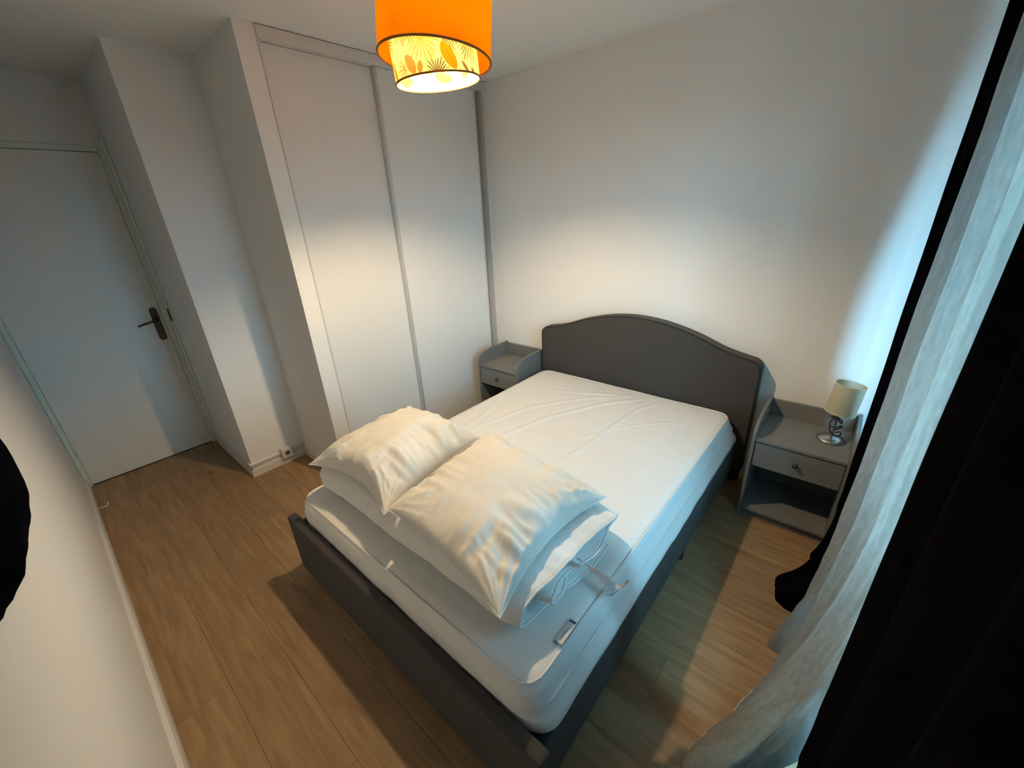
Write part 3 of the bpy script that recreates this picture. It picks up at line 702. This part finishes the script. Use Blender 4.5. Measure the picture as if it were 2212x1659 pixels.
bm = bmesh.new(); lathe(bm, [(0.0, 0.200), (0.011, 0.202), (0.014, 0.225), (0.020, 0.250), (0.022, 0.268), (0.018, 0.284), (0.0, 0.293)], 24); obj('bulb', bm, mat('opal_bulb', (0.8, 0.8, 0.76), 0.3, noise_amt=0.02), tl, True)
bm = bmesh.new(); rnd = random.Random(3); pts = []
for k in range(40):
    t = k / 39; a = t * 2 * math.pi * 3.2; rr = 0.013 + 0.016 * abs(math.sin(t * 9)); pts.append((rr * math.cos(a) + 0.006, rr * math.sin(a) * 0.8, 0.150 - 0.118 * t + 0.012 * math.sin(a * 1.7)))
tube(bm, catmull(pts, 160), 0.0033, 6); cdm = obj('power_cord', bm, CORD, tl, True); cdm['label'] = 'black cord wound around the stem'

# ================================================================== PENDANT LAMP
PX, PY = 1.070, -1.380
pd = tag(empty('pendant_lamp', (PX, PY, H)), 'two-tier orange drum pendant lamp with leaf-printed inner shade', 'lamp')
ZO0, ZO1, ZI0, ZI1 = 2.160 - H, 2.395 - H, 2.092 - H, 2.340 - H
RO, RI = 0.197, 0.150
bm = bmesh.new(); lathe(bm, [(0.0, -0.002), (0.05, -0.002), (0.05, -0.022), (0.0, -0.026)], 32); obj('ceiling_rose', bm, WPLAST, pd, True)
bm = bmesh.new(); tube(bm, [(0, 0, -0.024), (0, 0, 2.275 - H)], 0.003, 8); obj('cord', bm, WPLAST, pd, True)
bm = bmesh.new(); lathe(bm, [(0.0, 2.292 - H), (0.016, 2.292 - H), (0.020, 2.230 - H), (0.0, 2.227 - H)], 24); obj('bulb_holder', bm, WPLAST, pd, True)
bm = bmesh.new(); lathe(bm, [(0.0, 2.2265 - H), (0.013, 2.226 - H), (0.016, 2.213 - H), (0.028, 2.195 - H), (0.030, 2.180 - H), (0.024, 2.163 - H), (0.010, 2.154 - H), (0.0, 2.152 - H)], 24)
obj('bulb', bm, mat_emit('bulb_glow', (1.0, 0.745, 0.44), LAMP_W), pd, True)
# outer shade
bm = bmesh.new(); lathe(bm, [(RO, 0.0), (RO * 0.985, ZO1 - ZO0)], 96)
outer = obj('outer_shade', bm, ORANGE, pd, True, (-0.006, 0.004, ZO0)); outer['label'] = 'translucent orange fabric drum shade'
nv = Vector((0.045, 0.099, 1)).normalized(); outer.rotation_euler = nv.to_track_quat('Z', 'Y').to_euler()
bm = bmesh.new()
for zz, rr in ((0.0, RO), (ZO1 - ZO0, RO * .985)): tube(bm, [(rr * math.cos(a * math.pi / 48), rr * math.sin(a * math.pi / 48), zz) for a in range(97)], 0.0040, 6, False)
obj('trim', bm, ORTRIM, outer, True)
# inner shade: the print is a colour attribute computed here
NA, NZv = 840, 200; HI = ZI1 - ZI0
bm = bmesh.new(); rings = [[bm.verts.new((RI * math.cos(2 * math.pi * k / NA), RI * math.sin(2 * math.pi * k / NA), HI * j / NZv)) for k in range(NA)] for j in range(NZv + 1)]
for j in range(NZv):
    for k in range(NA): bm.faces.new((rings[j][k], rings[j][(k + 1) % NA], rings[j + 1][(k + 1) % NA], rings[j + 1][k]))
inner = obj('inner_shade', bm, INNER, pd, True, (0.0, 0.003, ZI0)); inner['label'] = 'cream inner shade printed with palm leaves'
nv2 = Vector((-0.010, -0.070, 1)).normalized(); inner.rotation_euler = nv2.to_track_quat('Z', 'Y').to_euler()
phi0 = math.atan2(CAM.y - PY, CAM.x - PX)             # azimuth that faces the bed's foot corner
FANS, LEAVES = [], []
def sx(px): return math.asin(max(-0.99, min(0.99, (px - 1130) / 655))) * RI      # arc length on the drum
def sz(py, px): return (1055 - 70 * ((px - 1130) / 655) ** 2 * 0 + 0.12 * (1130 - px) * 0.9 - py) * 0.000262
for (px, py, r_, a0, a1, nr, colr) in ((790, 500, .078, -150, -30, 15, 0), (500, 690, .060, -80, 75, 13, 0), (1050, 700, .070, -180, 180, 22, 1), (1330, 590, .085, -85, -15, 9, 0), (1690, 640, .070, -150, -40, 10, 0), (1230, 1075, .050, 25, 155, 9, 0), (755, 1000, .040, 110, 290, 7, 2), (1130, 560, .04, 0, 180, 6, 1)):
    FANS.append((sx(px), sz(py, px), r_, math.radians(a0), math.radians(a1), nr, colr))
for (px, py, ln, wd, ang, colr) in ((1410, 870, .082, .040, -58, 'o'), (840, 970, .060, .034, 120, 'b'), (545, 1010, .080, .026, -65, 'o'), (1715, 1010, .044, .017, 110, 'p'), (1620, 960, .046, .012, 130, 'p'), (980, 1000, .034, .020, 80, 'b'), (1180, 640, .066, .042, 80, 'g'), (1160, 870, .040, .024, 80, 'g')):
    LEAVES.append((sx(px), sz(py, px), ln, wd, math.radians(ang), colr))
rp = random.Random(5)
for k in range(9):
    s = RI * (math.pi * (0.55 + 0.9 * k / 8))
    FANS.append((s, rp.uniform(.05, .14), .07, math.radians(-170), math.radians(-10), 13, 0)); LEAVES.append((s + .05, rp.uniform(.02, .08), .07, .036, rp.uniform(0, 3), rp.choice('obp')))
LC = {'o': (0.95, 0.36, 0.02), 'b': (0.62, 0.36, 0.20), 'p': (0.28, 0.17, 0.18), 'g': (0.62, 0.48, 0.22)}
def print_col(s, z):
    c = (1, 1, 1)
    for (fx, fz, fr, a0, a1, nr, kind) in FANS:
        dx, dz = s - fx, z - fz; rr = math.hypot(dx, dz)
        if rr < fr and rr > 0.002:
            a = math.atan2(dz, dx)
            for a_ in (a, a - 2 * math.pi, a + 2 * math.pi):
                if a0 <= a_ <= a1:
                    t = (a_ - a0) / (a1 - a0) * nr; d = abs(t - round(t)) * (a1 - a0) / nr * rr
                    tip = fr * (0.78 + 0.22 * math.sin(round(t) * 2.3 + 1) ** 2)
                    if rr < tip and d < 0.0011 + 0.0014 * (rr / fr) * (1 - (rr / tip) ** 4):
                        c = (0.13, 0.08, 0.02) if kind == 0 else ((0.55, 0.42, 0.18) if kind == 1 else (0.45, 0.28, 0.16))
                    break
    for (lx, lz, ln, wd, an, kind) in LEAVES:
        dx, dz = s - lx, z - lz; a = dx * math.cos(an) + dz * math.sin(an); b = -dx * math.sin(an) + dz * math.cos(an)
        t = a / (ln / 2)
        if abs(t) < 1:
            hw_ = wd / 2 * (1 - t * t) ** 0.6
            if abs(b) < hw_:
                col = LC[kind]
                if kind == 'g':
                    if nz(s * 420, z * 420, 3) > 0.05: c = col
                    continue
                vein = abs(((abs(b) * 1.1 + a) / 0.0065) % 1 - 0.5)
                k = 0.62 if (abs(b) < 0.0008 or vein > 0.42 or abs(abs(b) - hw_) < 0.0008) else 1.0
                c = tuple(x * k for x in col)
    return c
ca = inner.data.color_attributes.new('print', 'FLOAT_COLOR', 'POINT'); buf = []
for j in range(NZv + 1):
    for k in range(NA):
        th = 2 * math.pi * k / NA - phi0
        while th > math.pi: th -= 2 * math.pi
        while th < -math.pi: th += 2 * math.pi
        s = th * RI
        cc_ = print_col(s if s > -RI * math.pi * 0.5 else s + 2 * math.pi * RI, HI * j / NZv)
        if s <= -RI * math.pi * 0.45:
            c2 = print_col(s, HI * j / NZv); cc_ = tuple(min(a, b) for a, b in zip(cc_, c2))
        buf.extend((*cc_, 1))
ca.data.foreach_set('color', buf)
bm = bmesh.new(); tube(bm, [(RI * math.cos(a * math.pi / 48), RI * math.sin(a * math.pi / 48), 0) for a in range(97)], 0.0034, 6, False); obj('trim', bm, ORTRIM, inner, True)
bm = bmesh.new()
for k in range(3):
    a = k * 2.094 + 0.5
    tube(bm, [(0.016 * math.cos(a), 0.016 * math.sin(a), 2.275 - H), (RI * math.cos(a), RI * math.sin(a), ZI1 - 0.012), (RO * 0.985 * math.cos(a), RO * 0.985 * math.sin(a), ZI1 + 0.004)], 0.0018, 6)
obj('spider', bm, WPLAST, pd, True)

# ================================================================== CURTAINS AND ROD
rod = tag(empty('curtain_rod', (2.585, -1.4, 2.40)), 'dark metal curtain rod above the window', 'curtain rod')
bm = bmesh.new(); tube(bm, [(0, -1.32, 0), (0, 1.30, 0)], 0.011, 12); obj('pole', bm, BLACK, rod, True)
for yy in (-1.25, 0.05, 1.22): obj('bracket', bx(bmesh.new(), -0.006, XW - 2.585 - 0.0005, yy - 0.008, yy + 0.008, -0.03, -0.012, 0.002), BLACK, rod)
def curtain(name, label, material, top, mid, bot, zt, zb, n, rows, seed, hem=True, wav=0.003, bend=(0.75, 2.0)):
    """cloth through three plan curves: at rod height, mid height and floor"""
    T_, M_, B_ = catmull([(a, b, 0) for a, b in top], n), catmull([(a, b, 0) for a, b in mid], n), catmull([(a, b, 0) for a, b in bot], n)
    c0 = Vector((sum(p.x for p in T_) / n, sum(p.y for p in T_) / n, 0)); bm = bmesh.new(); V = []
    for r in range(rows + 1):
        t = r / rows; z = zt + (zb - zt) * t
        zm_ = 1.15
        row = []
        for k in range(n):
            if z > zm_: w_ = smoothstep(zt, zm_, z); p = T_[k].lerp(M_[k], w_)
            else: w_ = max(0, 1 - (z - zb) / (zm_ - zb)) ** bend[1]; p = M_[k].lerp(B_[k], w_)
            d = wav * nz(k * 0.09, z * 2.1, seed) + wav * 0.5 * nz(k * 0.25, z * 5, seed + 2) + wav * 3.0 * smoothstep(0.75, 0.1, z) * (nz(k * 0.05 + z * 3, z * 7 - k * 0.03, seed + 5) + 0.5 * nz(k * 0.16 - z * 5, z * 13, seed + 6))
            row.append(bm.verts.new((p.x + d - c0.x, p.y + d * 0.6 - c0.y, z)))
        V.append(row)
    for r in range(rows):
        for k in range(n - 1): bm.faces.new((V[r][k], V[r][k + 1], V[r + 1][k + 1], V[r + 1][k]))
    o = tag(obj(name, bm, material, None, True, (c0.x, c0.y, 0)), label, 'curtain'); return o
# plan points are (x, y), from the headboard wall towards the camera
curtain('blackout_curtain', 'narrow black curtain hanging beside the table lamp, its hem bunched on the floor', BLACKCUR,
        [(2.60, -.22), (2.555, -.27), (2.60, -.34), (2.56, -.42), (2.60, -.50), (2.56, -.58), (2.595, -.65), (2.55, -.71), (2.585, -.76)],
        [(2.60, -.44), (2.538, -.455), (2.59, -.52), (2.545, -.56), (2.59, -.61), (2.530, -.67), (2.580, -.71), (2.530, -.755), (2.575, -.785)],
        [(2.585, -.43), (2.540, -.44), (2.50, -.47), (2.50, -.53), (2.545, -.58), (2.50, -.62), (2.405, -.72), (2.395, -.80), (2.415, -.87), (2.455, -.91), (2.54, -.90)], 2.388, 0.004, 150, 90, 2.0, bend=(.7, 10))
curtain('linen_curtain', 'pale grey linen curtain backlit by blue daylight, trailing on the floor', GREYCUR,
        [(2.62, -.80), (2.550, -.86), (2.625, -.98), (2.555, -1.12), (2.615, -1.22), (2.56, -1.36), (2.615, -1.46), (2.575, -1.54), (2.61, -1.60), (2.625, -1.625)],
        [(2.62, -.81), (2.537, -.87), (2.605, -.985), (2.556, -1.10), (2.600, -1.22), (2.570, -1.36), (2.612, -1.45), (2.582, -1.54), (2.61, -1.60), (2.625, -1.625)],
        [(2.58, -.93), (2.50, -1.00), (2.437, -1.10), (2.43, -1.14), (2.475, -1.15), (2.51, -1.17), (2.455, -1.24), (2.44, -1.30), (2.38, -1.48), (2.305, -1.70), (2.35, -1.77), (2.42, -1.71), (2.50, -1.62)], 2.388, 0.004, 220, 80, 5.0, wav=0.005, bend=(.7, 3.0))
curtain('blackout_curtain', 'wide black blackout curtain filling the right edge nearest the viewer', BLACKCUR,
        [(2.575, -1.645), (2.550, -1.69), (2.60, -1.78), (2.555, -1.90), (2.60, -2.02), (2.555, -2.14), (2.60, -2.26), (2.555, -2.38), (2.60, -2.50), (2.56, -2.62), (2.60, -2.72)],
        [(2.575, -1.645), (2.553, -1.68), (2.60, -1.78), (2.550, -1.90), (2.60, -2.02), (2.555, -2.14), (2.60, -2.26), (2.555, -2.38), (2.60, -2.50), (2.56, -2.62), (2.60, -2.72)],
        [(2.575, -1.66), (2.542, -1.71), (2.58, -1.80), (2.525, -1.90), (2.58, -2.02), (2.53, -2.14), (2.59, -2.26), (2.535, -2.38), (2.59, -2.50), (2.55, -2.62), (2.60, -2.72)], 2.388, 0.004, 200, 60, 8.0)

# ================================================================== UNIDENTIFIED BLACK THING AT THE LEFT EDGE
gm = tag(empty('dark_blob', (1.985, YF, 1.5)), 'unidentified fuzzy black hat hanging on the near wall at left edge', 'blob')  # unknown dark thing near the viewer; its rounded form and hook are made up
bm = bmesh.new(); bmesh.ops.create_icosphere(bm, subdivisions=5, radius=1)
for v in bm.verts:
    d = v.co.copy(); k = 1 + 0.05 * nz(d.x * 2, d.y * 2, d.z * 2) + 0.02 * nz(d.x * 9, d.y * 9, d.z * 9) + 0.008 * nz(d.x * 30, d.y * 30, d.z * 30)
    v.co = Vector((d.x * 0.070 * k, max(0.003, 0.073 + d.y * 0.077 * k), 0.035 + d.z * (0.115 if d.z > 0 else 0.14) * k))
obj('blob_body', bm, FUZZ, gm, True)
bm = bmesh.new(); tube(bm, catmull([(0, 0.001, 0.19), (0, 0.03, 0.165), (0, 0.06, 0.150), (0, 0.075, 0.175)], 14), 0.004, 8); obj('hook', bm, STEEL, gm, True)
